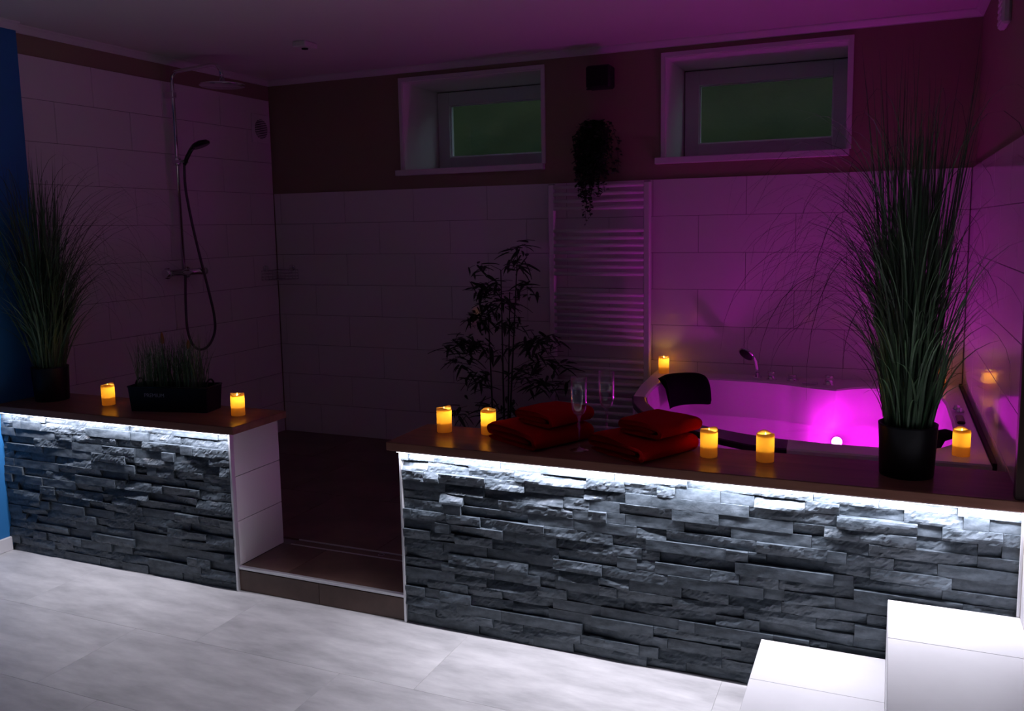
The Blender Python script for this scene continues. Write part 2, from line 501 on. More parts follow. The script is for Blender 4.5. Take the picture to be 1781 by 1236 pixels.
# overgrown bank outside the windows
random.seed(4)
mb = MB(); nx, nz = 44, 12
V = []
for j in range(nz + 1):
    for i in range(nx + 1):
        x = -2.6 + 5.2 * i / nx; z = 1.45 + 1.30 * j / nz
        y = YW + WD + 0.50 + 0.90 * (j / nz) + 0.10 * noise.noise(Vector((x * 4, z * 4, 1.3)))
        V.append((x, y, z))
F = [[j * (nx + 1) + i, j * (nx + 1) + i + 1, (j + 1) * (nx + 1) + i + 1, (j + 1) * (nx + 1) + i] for j in range(nz) for i in range(nx)]
base = len(V)
for i in range(nx + 1): V.append((-2.6 + 5.2 * i / nx, YW + WD + 2.6, 2.85))
for i in range(nx): F.append([nz * (nx + 1) + i, nz * (nx + 1) + i + 1, base + i + 1, base + i])
hb = mesh('garden_bank', MB().add(V, F, True), 'hedge')
tag(hb, 'dim green garden bank outside the window glass', 'bank', kind='structure')
sh = mesh('window_well', MB().box(-2.6, 2.6, YW + WD + 0.001, YW + WD + 0.65, 1.40, 1.46), 'mortar')
struct(sh, 'dark ground below the windows outside', 'ground')

# ------------------------------------------------------------------ low stone-faced walls
ZW = 0.6605                               # underside of the counters
YT = 0.2896                               # wall thickness
YTR = 0.258                               # the long wall is thinner
def stone_wall(name, xa, xb, label, seed, yt):
    random.seed(seed)
    w = mesh(name, MB().box(xa, xb, 0.012, yt - TT, 0.0, ZW), 'mortar')
    struct(w, label, 'wall')
    rows = 18; rh = ZW / rows
    for r in range(rows):
        z0 = r * rh; z1 = z0 + rh
        x = xa
        first = True
        while x < xb - 1e-4:
            L = random.choice((0.06, 0.10, 0.14, 0.17, 0.20, 0.24, 0.28)) * random.uniform(0.85, 1.15)
            if first: L *= random.uniform(0.3, 1.0); first = False
            if xb - (x + L) < 0.045: L = xb - x
            g = 0.0005
            a, b = x + g, x + L - g
            depth = random.choice((0.001, 0.004, 0.007, 0.010, 0.013, 0.016)) + random.uniform(-0.001, 0.001)
            nx = max(4, int((b - a) / 0.008)); nz = 5
            # split face: a few tilted fracture planes plus fine relief
            pl = []
            smooth_face = random.random() < 0.32
            for _ in range(random.randint(2, 4)):
                pl.append((random.uniform(a, b), random.uniform(z0, z1), random.gauss(0, 0.05), random.gauss(0, 0.30), random.uniform(0.0, 0.004)))
            so = random.uniform(0, 100)
            V = []; F = []
            def dep(X, Z):
                d = 0.0
                if not smooth_face:
                    d = min(p_[4] + (X - p_[0]) * p_[2] + (Z - p_[1]) * p_[3] for p_ in pl)
                    d += 0.0034 * noise.noise(Vector((X * 26 + so, Z * 60, so))) + 0.0022 * noise.noise(Vector((X * 95, Z * 150 + so, so)))
                else:
                    d = 0.0012 * noise.noise(Vector((X * 30 + so, Z * 50, so)))
                return max(-0.008, min(depth + d, 0.020))
            for j in range(nz + 1):
                for i in range(nx + 1):
                    X = a + (b - a) * i / nx; Z = z0 + g + (z1 - z0 - 2 * g) * j / nz
                    V.append((X, -dep(X, Z), Z))
            nf = len(V)
            for j in range(nz):
                for i in range(nx):
                    q = j * (nx + 1) + i
                    F.append([q, q + 1, q + nx + 2, q + nx + 1])
            rim = [i for i in range(nx + 1)] + [j * (nx + 1) + nx for j in range(1, nz + 1)] + \
                  [nz * (nx + 1) + i for i in range(nx - 1, -1, -1)] + [j * (nx + 1) for j in range(nz - 1, 0, -1)]
            for q in rim: V.append((V[q][0], 0.014, V[q][2]))
            m_ = len(rim)
            for q in range(m_):
                F.append([rim[q], nf + q, nf + (q + 1) % m_, rim[(q + 1) % m_]])
            c = ((a + b) / 2, 0.0, (z0 + z1) / 2)
            mesh('stone', MB().add(V, F), 'slate', w, loc=c)
            x += L
    return w
wlow1 = stone_wall('wall_low_left', XBL, X0 - 0.009, 'low wall faced with dark split stone, beside the blue wall', 11, YT)
wlow2 = stone_wall('wall_low_right', X1 + 0.009, XR - 0.001, 'long low wall faced with dark split stone in front of the tub', 23, YTR)
# white tiles on the wall end at the entrance and on the backs
for n in range(3):
    z1 = ZW - (0.0 if n == 0 else 0.0) - n * (ZW - ZR) / 3; z0 = z1 - (ZW - ZR) / 3
    for w_, xx, yt in ((wlow1, X0 - TT / 2, YT), (wlow2, X1 + TT / 2, YTR)):
        me = fit_box(CACHE, 'tile_end', TT, yt - 0.008, z1 - z0 - 0.0022, 0.0008, 'tile_white')
        place('tile', me, w_, (xx, (yt + 0.008) / 2, (z0 + z1) / 2))
for w_, xa, xb, yt in ((wlow1, XL, X0 - 0.01, YT), (wlow2, X1 + 0.01, XRT, YTR)):
    for n in range(3):
        z1 = ZW - n * (ZW - ZR) / 3; z0 = z1 - (ZW - ZR) / 3
        x = xb if w_ is wlow1 else xa
        k = int(math.ceil((xb - xa) / TW))
        for q in range(k):
            a = xa + q * TW; b = min(a + TW, xb)
            if b - a > 0.02:
                me = fit_box(CACHE, 'tile_back', b - a - 0.0022, TT, z1 - z0 - 0.0022, 0.0008, 'tile_white')
                place('tile', me, w_, ((a + b) / 2, yt - TT / 2, (z0 + z1) / 2))
for nm, x0, x1, lb in (('trim_6', X0 - 0.009, X0 + 0.001, 'pale edge profile beside the entrance at the end tiles'),
                       ('trim_7', X1 - 0.001, X1 + 0.009, 'pale edge profile on the long stone wall at the entrance')):
    struct(mesh(nm, MB().box(x0, x1, -0.012, 0.010, 0.0, ZW, 0.001), 'aluminium'), lb, 'trim')

struct(mesh('trim_9', MB().box(XR - 0.010, XR - 0.0005, -0.024, -0.0215, 0.0, ZW, 0.0008), 'aluminium'), 'pale edge profile on the long stone wall at the side wall', 'trim')
# counters -------------------------------------------------------------------------------
CT = 0.692
YC0 = -0.040
def counter(xa, xb, label, strip_label, YT, YC1):
    c = mesh('countertop', MB().box(xa, xb, YC0, YC1, ZW + 0.0006, CT, 0.0022), 'wood_laminate', loc=((xa + xb) / 2, (YC0 + YC1) / 2, ZW))
    tag(c, label, 'countertop')
    a, b = xa + 0.02, xb - (0.045 if xb < 0 else 0.01)
    if xb > 0: a = xa + 0.040
    s = thing('led_strip', strip_label, 'light strip', ((a + b) / 2, -0.030, ZW - 0.004))
    mesh('channel', MB().box(a, b, -0.0345, -0.0255, ZW - 0.003, ZW - 0.0002), 'aluminium', s)
    mesh('diffuser', MB().box(a, b, -0.0335, -0.0265, ZW - 0.0045, ZW - 0.003), 'led_tape', s)
    ld = bpy.data.lights.new('strip_light', 'AREA'); ld.shape = 'RECTANGLE'
    ld.size = b - a; ld.size_y = 0.006; ld.energy = LED_W_PER_M * (b - a) * (0.62 if xb < 0 else 1.0); ld.color = LED_COLOR
    lo = bpy.data.objects.new('strip_light', ld); COL.objects.link(lo); lo.parent = s
    lo.location = (0, 0, -0.0012); lo.rotation_euler = (math.radians(-2), 0, 0)
counter(XBL + 0.0005, -0.737, 'brown wood counter on the low wall by the blue wall', 'white light strip under the counter by the blue wall', YT, 0.297)
counter(-0.036, XR - 0.001, 'long brown wood counter on the stone wall before the tub', 'white light strip under the long counter before the tub', YTR, 0.272)

# white steps along the stone wall ---------------------------------------------------------
def step(x0, x1, z, y0, label):
    o = mesh('tiled_step', MB().box(x0 + 0.006, x1, y0 + 0.006, -0.028, 0.0, z - 0.008), 'grout', loc=((x0 + x1) / 2, y0 / 2, 0))
    struct(o, label, 'step')
    for a, b in ((-0.283, -0.027), (y0, -0.283)):
        me = fit_box(CACHE, 'tread_tile', x1 - x0 - 0.001, b - a - 0.001, 0.008, 0.001, 'step_white')
        place('tread_tile', me, o, ((x0 + x1) / 2, (a + b) / 2, z - 0.004))
    for a, b in ((-0.283, -0.027), (y0, -0.283)):
        me = fit_box(CACHE, 'side_tile', 0.006, b - a - 0.001, z - 0.009, 0.0008, 'step_white')
        place('side_tile', me, o, (x0 + 0.003, (a + b) / 2, (z - 0.009) / 2))
    me = fit_box(CACHE, 'front_tile', x1 - x0 - 0.007, 0.006, z - 0.009, 0.0008, 'step_white')
    place('front_tile', me, o, ((x0 + x1) / 2 + 0.003, y0 + 0.003, (z - 0.009) / 2))
step(1.291, 1.6465, 0.172, -0.95, 'lower white tiled step against the stone wall')
step(1.6465, XR - 0.001, 0.357, -0.95, 'higher white tiled step against the stone wall')

# dark board at the right end of the counter
struct(mesh('trim_8', MB().box(1.955, XR, -0.030, 0.010, CT, ZC - 0.036, 0.002), 'wood_dark'), 'dark upright board at the counter end', 'trim')

# ------------------------------------------------------------------ tub
CX, CY = 1.25, 1.30
ZT = 0.645
SEAL = 0.010
XT1, YT1 = XRT - 0.014, YB - 0.004
OUT = [(.440, YT1), (.445, 1.94), (.470, 1.62), (.495, 1.42), (.514, 1.298), (.56, 1.14), (.64, .98), (.79, .815), (.945, .676), (1.05, .594),
       (1.16, .537), (1.25, .522), (1.36, .520), (1.6, .520), (XT1, .520), (XT1, YT1)]
INN = [(.600, 1.83), (.560, 1.75), (.553, 1.60), (.562, 1.45), (.578, 1.32), (.61, 1.21), (.657, 1.112), (.705, 1.02), (.77, .938), (.845, .872), (.929, .818), (1.02, .765), (1.11, .722),
       (1.19, .695), (1.256, .679), (1.34, .665), (1.43, .657), (1.6, .655), (1.72, .668), (1.80, .71), (1.85, .80), (1.868, .95), (1.872, 1.2), (1.87, 1.55), (1.855, 1.75), (1.80, 1.86),
       (1.70, 1.90), (1.58, 1.885), (1.50, 1.865), (1.405, 1.765), (1.365, 1.772), (1.28, 1.80), (1.17, 1.850), (1.06, 1.878), (.96, 1.891), (.84, 1.893), (.733, 1.892), (.655, 1.875)]
def polar(poly, a):
    d = Vector((math.cos(a), math.sin(a))); best = 0
    n = len(poly)
    for i in range(n):
        p = Vector(poly[i]) - Vector((CX, CY)); q = Vector(poly[(i + 1) % n]) - Vector((CX, CY))
        e = q - p; den = d.x * e.y - d.y * e.x
        if abs(den) < 1e-9: continue
        t = (p.x * e.y - p.y * e.x) / den; u = (p.x * d.y - p.y * d.x) / den
        if t > 0 and -1e-6 <= u <= 1 + 1e-6: best = max(best, t)
    return best
angs = [2 * PI * k / 150 for k in range(150)]
for c in ((.440, YT1), (XT1, .520), (XT1, YT1)): angs.append(math.atan2(c[1] - CY, c[0] - CX) % (2 * PI))
AW0 = math.atan2(1.300 - CY, .514 - CX) % (2 * PI)       # window section of the rim: from left side ...
AW1 = math.atan2(.520 - CY, 1.300 - CX) % (2 * PI)       # ... to the front
angs += [AW0, AW1]
angs = sorted(set(round(a, 5) for a in angs)); NA = len(angs)
RO = [polar(OUT, a) for a in angs]; RI = [polar(INN, a) for a in angs]
inwin = [AW0 - 1e-4 <= a < AW1 - 1e-4 for a in angs]    # segment starting at a
def P(a, r, z): return Vector((CX + r * math.cos(a), CY + r * math.sin(a), z))
tub = thing('bathtub', 'white corner whirlpool tub with glass front glowing magenta', 'bathtub', (CX, CY, ZR))
ZG0, ZG1 = 0.20, 0.620     # glass front
# shell: rim top, inner wall, outer skirt
rings = [('o', 1.0, ZR), ('o', 1.0, ZT - 0.006), ('om', 0.006, ZT), ('im', 0.010, ZT), ('i', 1.0, ZT - 0.008), ('i', 0.985, 0.58), ('i', 0.955, 0.46), ('i', 0.91, 0.36), ('i', 0.86, 0.325),
         ('i', 0.60, 0.31), ('i', 0.55, 0.28), ('i', 0.50, 0.21), ('i', 0.40, 0.185), ('i', 0.02, 0.18)]
V = []; F = []
for kind, s_, z in rings:
    for k, a in enumerate(angs):
        if kind == 'o': r = RO[k] * s_
        elif kind == 'om': r = RO[k] - s_
        elif kind == 'im': r = RI[k] + s_
        else: r = RI[k] * s_
        V.append(P(a, r, z))
for j in range(len(rings) - 1):
    for k in range(NA):
        k2 = (k + 1) % NA
        if inwin[k] and j < 7: continue
        F.append([j * NA + k, j * NA + k2, (j + 1) * NA + k2, (j + 1) * NA + k])
# bench floor running out to the glass, low plinth under it
seg = [k for k in range(NA) if inwin[k]]
ks = seg + [seg[-1] + 1]
o = len(V)
for k in ks: V.append(P(angs[k], RI[k] * 0.91, 0.36))
for k in ks: V.append(P(angs[k], RI[k] * 0.97, 0.30))
for k in ks: V.append(P(angs[k], RO[k] - 0.012, 0.30))
for k in ks: V.append(P(angs[k], RO[k] - 0.012, ZG0))
for k in ks: V.append(P(angs[k], RO[k], ZG0))
for k in ks: V.append(P(angs[k], RO[k], ZR))
n = len(ks)
for j in range(5):
    for i in range(n - 1): F.append([o + j * n + i, o + j * n + i + 1, o + (j + 1) * n + i + 1, o + (j + 1) * n + i])
for kk in (ks[0], ks[-1]):   # cheeks beside the glass
    a = angs[kk]; o = len(V)
    V += [P(a, RO[kk], ZR), P(a, RO[kk], ZT - 0.006), P(a, RI[kk] + 0.01, ZT), P(a, RI[kk] * .985, .58), P(a, RI[kk] * .955, .46), P(a, RI[kk] * .91, .36), P(a, RI[kk] * .91, ZR)]
    F.append(list(range(o, o + 7)))
sh_ = mesh('shell', MB().add(V, F, True), 'acrylic', tub); sh_.data.set_sharp_from_angle(angle=math.radians(22))
# dark rail above the glass
V = []; F = []
prof = [(1, 0.0, ZG1), (1, 0.004, ZT - 0.004), (1, -0.004, ZT), (0, 0.014, ZT), (0, 0.004, ZT - 0.006), (0, 0.004, ZG1)]
for k in ks:
    for oo, dr_, z in prof: V.append(P(angs[k], (RO[k] + dr_) if oo else (RI[k] + dr_), z))
m_ = len(prof)
for i in range(n - 1):
    for j in range(m_): F.append([i * m_ + j, i * m_ + (j + 1) % m_, (i + 1) * m_ + (j + 1) % m_, (i + 1) * m_ + j])
F += [list(range(m_)), [(n - 1) * m_ + j for j in range(m_)]]
rail = mesh('front_rail', MB().add(V, F), 'black_gloss', tub); rail['label'] = 'black curved rail over the glass front'
V = []; F = []
for k in ks:
    a = angs[k]
    V += [P(a, RO[k] - 0.004, ZG0), P(a, RO[k] - 0.004, ZG1), P(a, RO[k] - 0.010, ZG1), P(a, RO[k] - 0.010, ZG0)]
for i in range(n - 1):
    for j in (0, 2): F.append([i * 4 + j, i * 4 + (j + 1) % 4, (i + 1) * 4 + (j + 1) % 4, (i + 1) * 4 + j])
mesh('glass_front', MB().add(V, F, True), 'tub_glass', tub)
# water
ZWAT = 0.455
V = [Vector((CX, CY, ZWAT))]; F = []
for k, a in enumerate(angs): V.append(P(a, RI[k] * 0.952 if not (inwin[k] or inwin[k - 1]) else RO[k] - 0.012, ZWAT))
for k in range(NA): F.append([0, 1 + k, 1 + (k + 1) % NA])
mesh('water', MB().add(V, F, True), 'water', tub)
# underwater lamps
def tub_lamp(c, nrm, r, watts, name='underwater_lamp'):
    q = Vector((0, 0, 1)).rotation_difference(Vector(nrm)).to_matrix()
    b = mesh(name, MB().lathe([(r * 1.35, 0), (r * 1.35, 0.006), (r * 1.05, 0.010), (r, 0.006), (0.0001, 0.006)], 20, c, M=q), 'chrome', tub)
    mesh('lens', MB().lathe([(r, 0.006), (r * 0.7, 0.012), (0.0001, 0.014)], 20, c, M=q), 'lamp_magenta', b)
    ld = bpy.data.lights.new('lamp_glow', 'POINT'); ld.energy = watts; ld.color = TUB_COLOR; ld.shadow_soft_size = 0.03
    lo = bpy.data.objects.new('lamp_glow', ld); COL.objects.link(lo); lo.parent = tub
    lo.location = Vector(c) + Vector(nrm).normalized() * 0.045 - Vector(tub.location)
tub_lamp((1.415, 1.705, 0.400), (0.02, -1, 0.12), 0.022, TUB_W)
# tap fittings on the rim
for (x, y, h, r) in ((1.075, 1.955, 0.042, 0.019), (1.180, 1.950, 0.030, 0.022), (1.362, 1.880, 0.048, 0.021)):
    k_ = mesh('tap_knob', MB().lathe([(r * 1.35, 0), (r * 1.35, 0.004), (r, 0.006), (r * 0.96, h * 0.7), (r, h * 0.72), (r, h), (0.0001, h + 0.002)], 18, (x, y, ZT)), 'chrome', tub)
mesh('tap_spout', MB().box(1.235, 1.310, 1.855, 1.885, ZT, ZT + 0.010, 0.003), 'chrome', tub)
for (x, y) in ((1.905, 1.425), (1.912, 1.375)):
    mesh('air_knob', MB().lathe([(0.018, 0), (0.018, 0.008), (0.013, 0.012), (0.012, 0.020), (0.0001, 0.022)], 16, (x, y, ZT)), 'chrome', tub)
mesh('grab_handle', MB().box(1.888, 1.918, 1.13, 1.26, ZT, ZT + 0.014, 0.005), 'black_gloss', tub)
mesh('wall_seal', MB().box(XT1, XRT - 0.0005, 0.52, YB - 0.002, ZT - 0.02, ZT + 0.006), 'dark_seal', tub)

# hand shower standing in the rim
hs = thing('hand_shower', 'chrome hand shower standing upright on the tub rim', 'hand shower', (1.000, 1.975, ZT))
ZT += 0.001
mesh('holder', MB().lathe([(0.024, 0), (0.024, 0.005), (0.015, 0.008), (0.013, 0.030), (0.0001, 0.030)], 16, (1.000, 1.975, ZT)), 'chrome', hs)
mesh('handle', MB().tube([(1.001, 1.975, ZT + 0.018), (0.999, 1.973, ZT + 0.05), (0.992, 1.968, ZT + 0.09), (0.978, 1.955, ZT + 0.118), (0.962, 1.945, ZT + 0.130)], [0.008, 0.012, 0.011, 0.009, 0.010], 10), 'chrome', hs)
q = Vector((0, 0, 1)).rotation_difference(Vector((-0.40, -0.62, -0.62))).to_matrix()
hd = mesh('shower_head', MB().lathe([(0.008, -0.018), (0.034, -0.010), (0.044, 0.0), (0.044, 0.006), (0.0001, 0.006)], 24, (0.950, 1.938, ZT + 0.130), M=q), 'chrome', hs)
mesh('spray_face', MB().lathe([(0.038, 0.0062), (0.038, 0.0075), (0.0001, 0.0075)], 24, (0.950, 1.938, ZT + 0.130), M=q), 'grille_black', hd)

ZT -= 0.001
# two bath pillows
def pillow(label, loc, rotz, w, drop, bend):
    """cushion folded over the rim: profile over the lip, extruded along the width"""
    pl_ = thing('bath_pillow', label, 'pillow', loc, rotz)
    prof = [(-0.085, 0.004), (-0.04, 0.005), (-0.005, 0.002), (0.016, -0.03), (0.030, -0.075), (0.044, -drop)]
    th = 0.026
    V = []; F = []; nu = 12
    ring = []
    for i in range(len(prof)):
        p = Vector(prof[i]); t = (Vector(prof[min(i + 1, len(prof) - 1)]) - Vector(prof[max(i - 1, 0)])).normalized()
        nrm = Vector((-t.y, t.x)) * -1
        if nrm.y < 0 and i < 3: nrm = -nrm
        ring.append((p, Vector((t.y * -1, t.x)) if False else nrm))
    up = []; lo = []
    for i, (p, nn) in enumerate(ring):
        t = (Vector(prof[min(i + 1, len(prof) - 1)]) - Vector(prof[max(i - 1, 0)])).normalized()
        nn = Vector((-t.y, t.x))
        if nn.x < 0 and nn.y < 0.2: nn = -nn
        e = 0.45 if i in (0, len(prof) - 1) else 1.0
        up.append(p + nn * th * e); lo.append(p)
    loop = up + lo[::-1]
    m2 = len(loop)
    for j in range(nu + 1):
        s = j / nu; y = (s - 0.5) * w
        e = 1.0 - 0.55 * (abs(2 * s - 1) ** 6)
        c = Vector((0, 0))
        for k, p in enumerate(loop):
            b = lo[k] if k < len(lo) else p
            pp = b + (p - b) * e if k < len(up) else p
            V.append((pp.x + bend * y * y, y, pp.y))       # curved to follow the tub corner
    for j in range(nu):
        for k in range(m2): F.append([j * m2 + k, j * m2 + (k + 1) % m2, (j + 1) * m2 + (k + 1) % m2, (j + 1) * m2 + k])
    F += [list(range(m2)), [nu * m2 + k for k in range(m2)]]
    mb = MB().add(V, F, True)
    c_ = mesh('cushion', mb, 'black_foam', pl_, local=True)
    bv = c_.modifiers.new('soft', 'SUBSURF'); bv.levels = 1; bv.render_levels = 1
    return pl_
pillow('black bath pillow hung over the tub rim below the candle at the towel radiator', (0.6476, 1.7773, ZT + 0.009), -0.86, 0.25, 0.13, 3.6)
pillow('black bath pillow at the tub corner behind the big potted grass', (1.7856, 0.8491, ZT + 0.009), math.radians(125), 0.16, 0.11, 5.0)

# ------------------------------------------------------------------ candles
def candle_proto():
    c = thing('pillar_candle', 'x', 'candle', (0, 0, 0))
    n = 28; R = 0.0285; H = 0.095
    rng = [(R * 0.97, 0), (R, 0.002), (R, 0.05), (R * 0.995, None), (R * 0.93, None), (R * 0.92, 0.082)]
    V = []; F = []
    for i, (r, z) in enumerate(rng):
        for k in range(n):
            a = 2 * PI * k / n
            zz = z
            if z is None:
                zz = H - 0.003 + 0.0035 * math.sin(2 * a + 0.5) + 0.002 * math.sin(3 * a + 1.0) - (0.0 if i == 3 else -0.0005)
            V.append((r * math.cos(a), r * math.sin(a), zz))
    for i in range(len(rng) - 1):
        for k in range(n): F.append([i * n + k, i * n + (k + 1) % n, (i + 1) * n + (k + 1) % n, (i + 1) * n + k])
    F.append(list(range(n))[::-1])
    o_ = len(V)                                   # wax floor inside the cup
    for r in (R * 0.985, 0.0001):
        for k in range(n): V.append((r * math.cos(2 * PI * k / n), r * math.sin(2 * PI * k / n), 0.034))
    for k in range(n): F.append([o_ + k, o_ + (k + 1) % n, o_ + n + (k + 1) % n, o_ + n + k])
    mesh('wax_body', MB().add(V, F, True), 'candle_wax', c, local=True)
    mesh('flame_tip', MB().lathe([(0.0020, 0.034), (0.0022, 0.072), (0.0045, 0.078), (0.004, 0.084), (0.0018, 0.091), (0.0001, 0.096)], 10), 'flame', c, local=True)
    ld = bpy.data.lights.new('candle_light', 'POINT'); ld.energy = CANDLE_W; ld.color = (1.0, 0.50, 0.10); ld.shadow_soft_size = 0.006
    lo = bpy.data.objects.new('candle_light', ld); COL.objects.link(lo); lo.parent = c
    lo.location = (0.009, 0.0, 0.074)
    return c
CANDLES = [
    (-1.603, 0.146, CT, 'lit pillar candle on the counter between tall potted grass and planter box'),
    (-0.875, 0.156, CT, 'lit pillar candle near the open end of the shorter counter'),
    (0.090, 0.178, CT, 'lit pillar candle nearest the open end of the long counter'),
    (0.264, 0.200, CT, 'lit pillar candle partly behind the folded red towels'),
    (1.090, 0.150, CT, 'lit pillar candle close beside the red towel stack nearer the potted grass'),
    (1.270, 0.153, CT, 'lit pillar candle on the counter between another candle and the potted grass'),
    (0.500, 1.985, ZT, 'lit pillar candle on the tub rim beside the towel radiator'),
    (1.868, 0.625, ZT, 'lit pillar candle on the tub corner beside the potted grass'),
    (1.862, 1.985, ZT, 'lit pillar candle in the far tub corner behind the grass'),
]
proto = candle_proto()
random.seed(8)
for i, (x, y, z, lb) in enumerate(CANDLES):
    o = proto if i == 0 else copy_tree(proto)
    o.location = (x, y, z); o.rotation_euler = (0, 0, random.uniform(0, 6.28))
    o['label'] = lb; o['group'] = 'lit flameless pillar candles'

# ------------------------------------------------------------------ tall potted grasses
def blade(mb, base, az, th0, bend, power, L, w, n=9, xlim=None, ymin=None):
    pts = []; p = Vector(base); pts.append(p.copy())
    d = Vector((math.cos(az), math.sin(az), 0))
    tw = random.uniform(-0.25, 0.25)
    for i in range(n):
        s = (i + 0.5) / n
        th = th0 + bend * s ** power
        h = Vector((math.cos(az + tw * s), math.sin(az + tw * s), 0))
        p = p + (h * math.sin(th) + Vector((0, 0, 1)) * math.cos(th)) * (L / n)
        pts.append(p.copy())
    if xlim:
        for q in pts:
            if not (xlim[0] < q.x < xlim[1]): return False
    side = Vector((-math.sin(az), math.cos(az), 0))
    ph = random.uniform(0, PI)
    side = (side * math.cos(ph) + d * math.sin(ph)).normalized() if random.random() < 0.6 else side
    wid = [w * (0.7 + 0.3 * min(1, i / 2)) * (1 - (i / n) ** 2.2) + 0.0003 for i in range(n + 1)]
    mb.ribbon(pts, wid, side)
    return True

def tall_grass(label, c, seed, xlim, H, n_core, n_mid, n_arc, az_bias=None, pr=0.083):
    random.seed(seed)
    x, y = c
    g = thing('potted_grass', label, 'potted plant', (x, y, CT), group='tall potted grasses on the counters')
    mesh('pot', MB().lathe([(pr * 0.90, CT), (pr * 0.92, CT + 0.003), (pr, CT + 0.152), (pr * 1.01, CT + 0.158), (pr * 0.94, CT + 0.158), (pr * 0.92, CT + 0.135), (0.0001, CT + 0.135)], 32, (x, y, 0)), 'pot_black', g)
    mesh('soil', MB().lathe([(pr * 0.91, CT + 0.1352), (pr * 0.6, CT + 0.142), (0.0001, CT + 0.146)], 20, (x, y, 0)), 'soil', g)
    z0 = CT + 0.138
    mb = MB(); cnt = 0; tries = 0
    def rb(f=1.0):
        a = random.uniform(0, 2 * PI); r = pr * 0.85 * math.sqrt(random.random()) * f
        return (x + r * math.cos(a), y + r * math.sin(a), z0), a
    # stiff upright blades forming the dark core
    while cnt < n_core and tries < 6000:
        tries += 1
        b, a = rb(0.85)
        if blade(mb, b, a + random.gauss(0, 0.5), random.uniform(0.0, 0.13), random.uniform(-0.13, 0.10), 1.0, H * random.triangular(0.35, 1.02, 0.72), random.uniform(0.005, 0.011), 8, xlim): cnt += 1
    cnt = 0; tries = 0
    # shorter leaning blades around the base
    while cnt < n_mid and tries < 6000:
        tries += 1
        b, a = rb()
        if blade(mb, b, a + random.gauss(0, 0.4), random.uniform(0.04, 0.24), random.uniform(0.1, 1.5), 2.2, H * random.uniform(0.25, 0.70), random.uniform(0.0035, 0.008), 9, xlim): cnt += 1
    cnt = 0; tries = 0
    while cnt < 80 and tries < 4000:          # short blades curling outwards near the pot
        tries += 1
        b, a = rb()
        if blade(mb, b, a + random.gauss(0, 0.5), random.uniform(0.06, 0.32), random.uniform(0.7, 2.1), 2.0, H * random.uniform(0.18, 0.48), random.uniform(0.003, 0.007), 9, xlim): cnt += 1
    o = mesh('blades', mb, 'blade_green', g); o['kind'] = 'stuff'
    # fine arching seed stems
    mb = MB(); cnt = 0; tries = 0
    while cnt < n_arc and tries < 12000:
        tries += 1
        b, a = rb(0.8)
        az = a + random.gauss(0, 0.5)
        if az_bias and random.random() < 0.45: az = random.gauss(az_bias[0], az_bias[1])
        if blade(mb, b, az, random.uniform(0.03, 0.20), random.uniform(2.0, 3.2), random.uniform(1.6, 3.2), H * random.uniform(0.55, 1.25), random.uniform(0.0024, 0.0044), 16, xlim): cnt += 1
    o = mesh('seed_stems', mb, 'blade_dark', g); o['kind'] = 'stuff'
    return g
tall_grass('tall potted ornamental grass in a black pot on the long counter', (1.686, 0.143), 5, (1.20, XRT - 0.03), 1.17, 230, 170, 270, (math.radians(195), 0.5))
tall_grass('tall potted ornamental grass in a black pot beside the blue wall', (-1.965, 0.150), 9, (XBL + 0.012, -1.25), 1.10, 200, 160, 200, (math.radians(-20), 0.5), pr=0.080)

# ------------------------------------------------------------------ planter box with short grass
random.seed(31)
ang = math.atan2(0.121 - 0.058, -1.082 + 1.385)
bxL, bxW, bxH = 0.375, 0.125, 0.108
u = Vector((math.cos(ang), math.sin(ang), 0)); vv = Vector((-math.sin(ang), math.cos(ang), 0))
cen = Vector((-1.392, 0.064, CT)) + u * bxL / 2 + vv * bxW / 2
pb = thing('planter_box', 'black oblong planter box of short grass with orange flower spikes', 'planter', cen, ang)
mb = MB(); hx, hy = bxL / 2, bxW / 2; t = 0.004; fl_ = 0.004
# tapered tray: outer wall, rim, inner wall
V = [(-hx + .008, -hy + .006, 0), (hx - .008, -hy + .006, 0), (hx - .008, hy - .006, 0), (-hx + .008, hy - .006, 0)]
V += [(-hx, -hy, bxH), (hx, -hy, bxH), (hx, hy, bxH), (-hx, hy, bxH)]
V += [(-hx + t, -hy + t, bxH), (hx - t, -hy + t, bxH), (hx - t, hy - t, bxH), (-hx + t, hy - t, bxH)]
V += [(-hx + t + .004, -hy + t + .003, bxH * .7), (hx - t - .004, -hy + t + .003, bxH * .7), (hx - t - .004, hy - t - .003, bxH * .7), (-hx + t + .004, hy - t - .003, bxH * .7)]
F = [[3, 2, 1, 0], [15, 14, 13, 12][::-1]]
for r_ in range(3):
    for k in range(4): F.append([r_ * 4 + k, r_ * 4 + (k + 1) % 4, (r_ + 1) * 4 + (k + 1) % 4, (r_ + 1) * 4 + k])
body = mesh('box_body', MB().add(V, F), 'pot_black', pb, local=True)
rim = [(-hx, -hy, bxH), (hx, -hy, bxH), (hx, hy, bxH), (-hx, hy, bxH), (-hx, -hy, bxH)]
mesh('rolled_rim', MB().tube(rim, 0.0035, 8), 'pot_black', body, local=True)
for s in (-1, 1):
    pts = [Vector((s * (hx - 0.018), 0.032 * math.cos(a), bxH - 0.008 + 0.036 * math.sin(a))) for a in [PI * k / 10 for k in range(11)]]
    mesh('handle', MB().tube(pts, 0.004, 8), 'pot_black', pb, local=True)
mesh('soil', MB().box(-hx + .010, hx - .010, -hy + .008, hy - .008, bxH * .7, bxH * .84), 'soil', pb, local=True)
mb = MB()
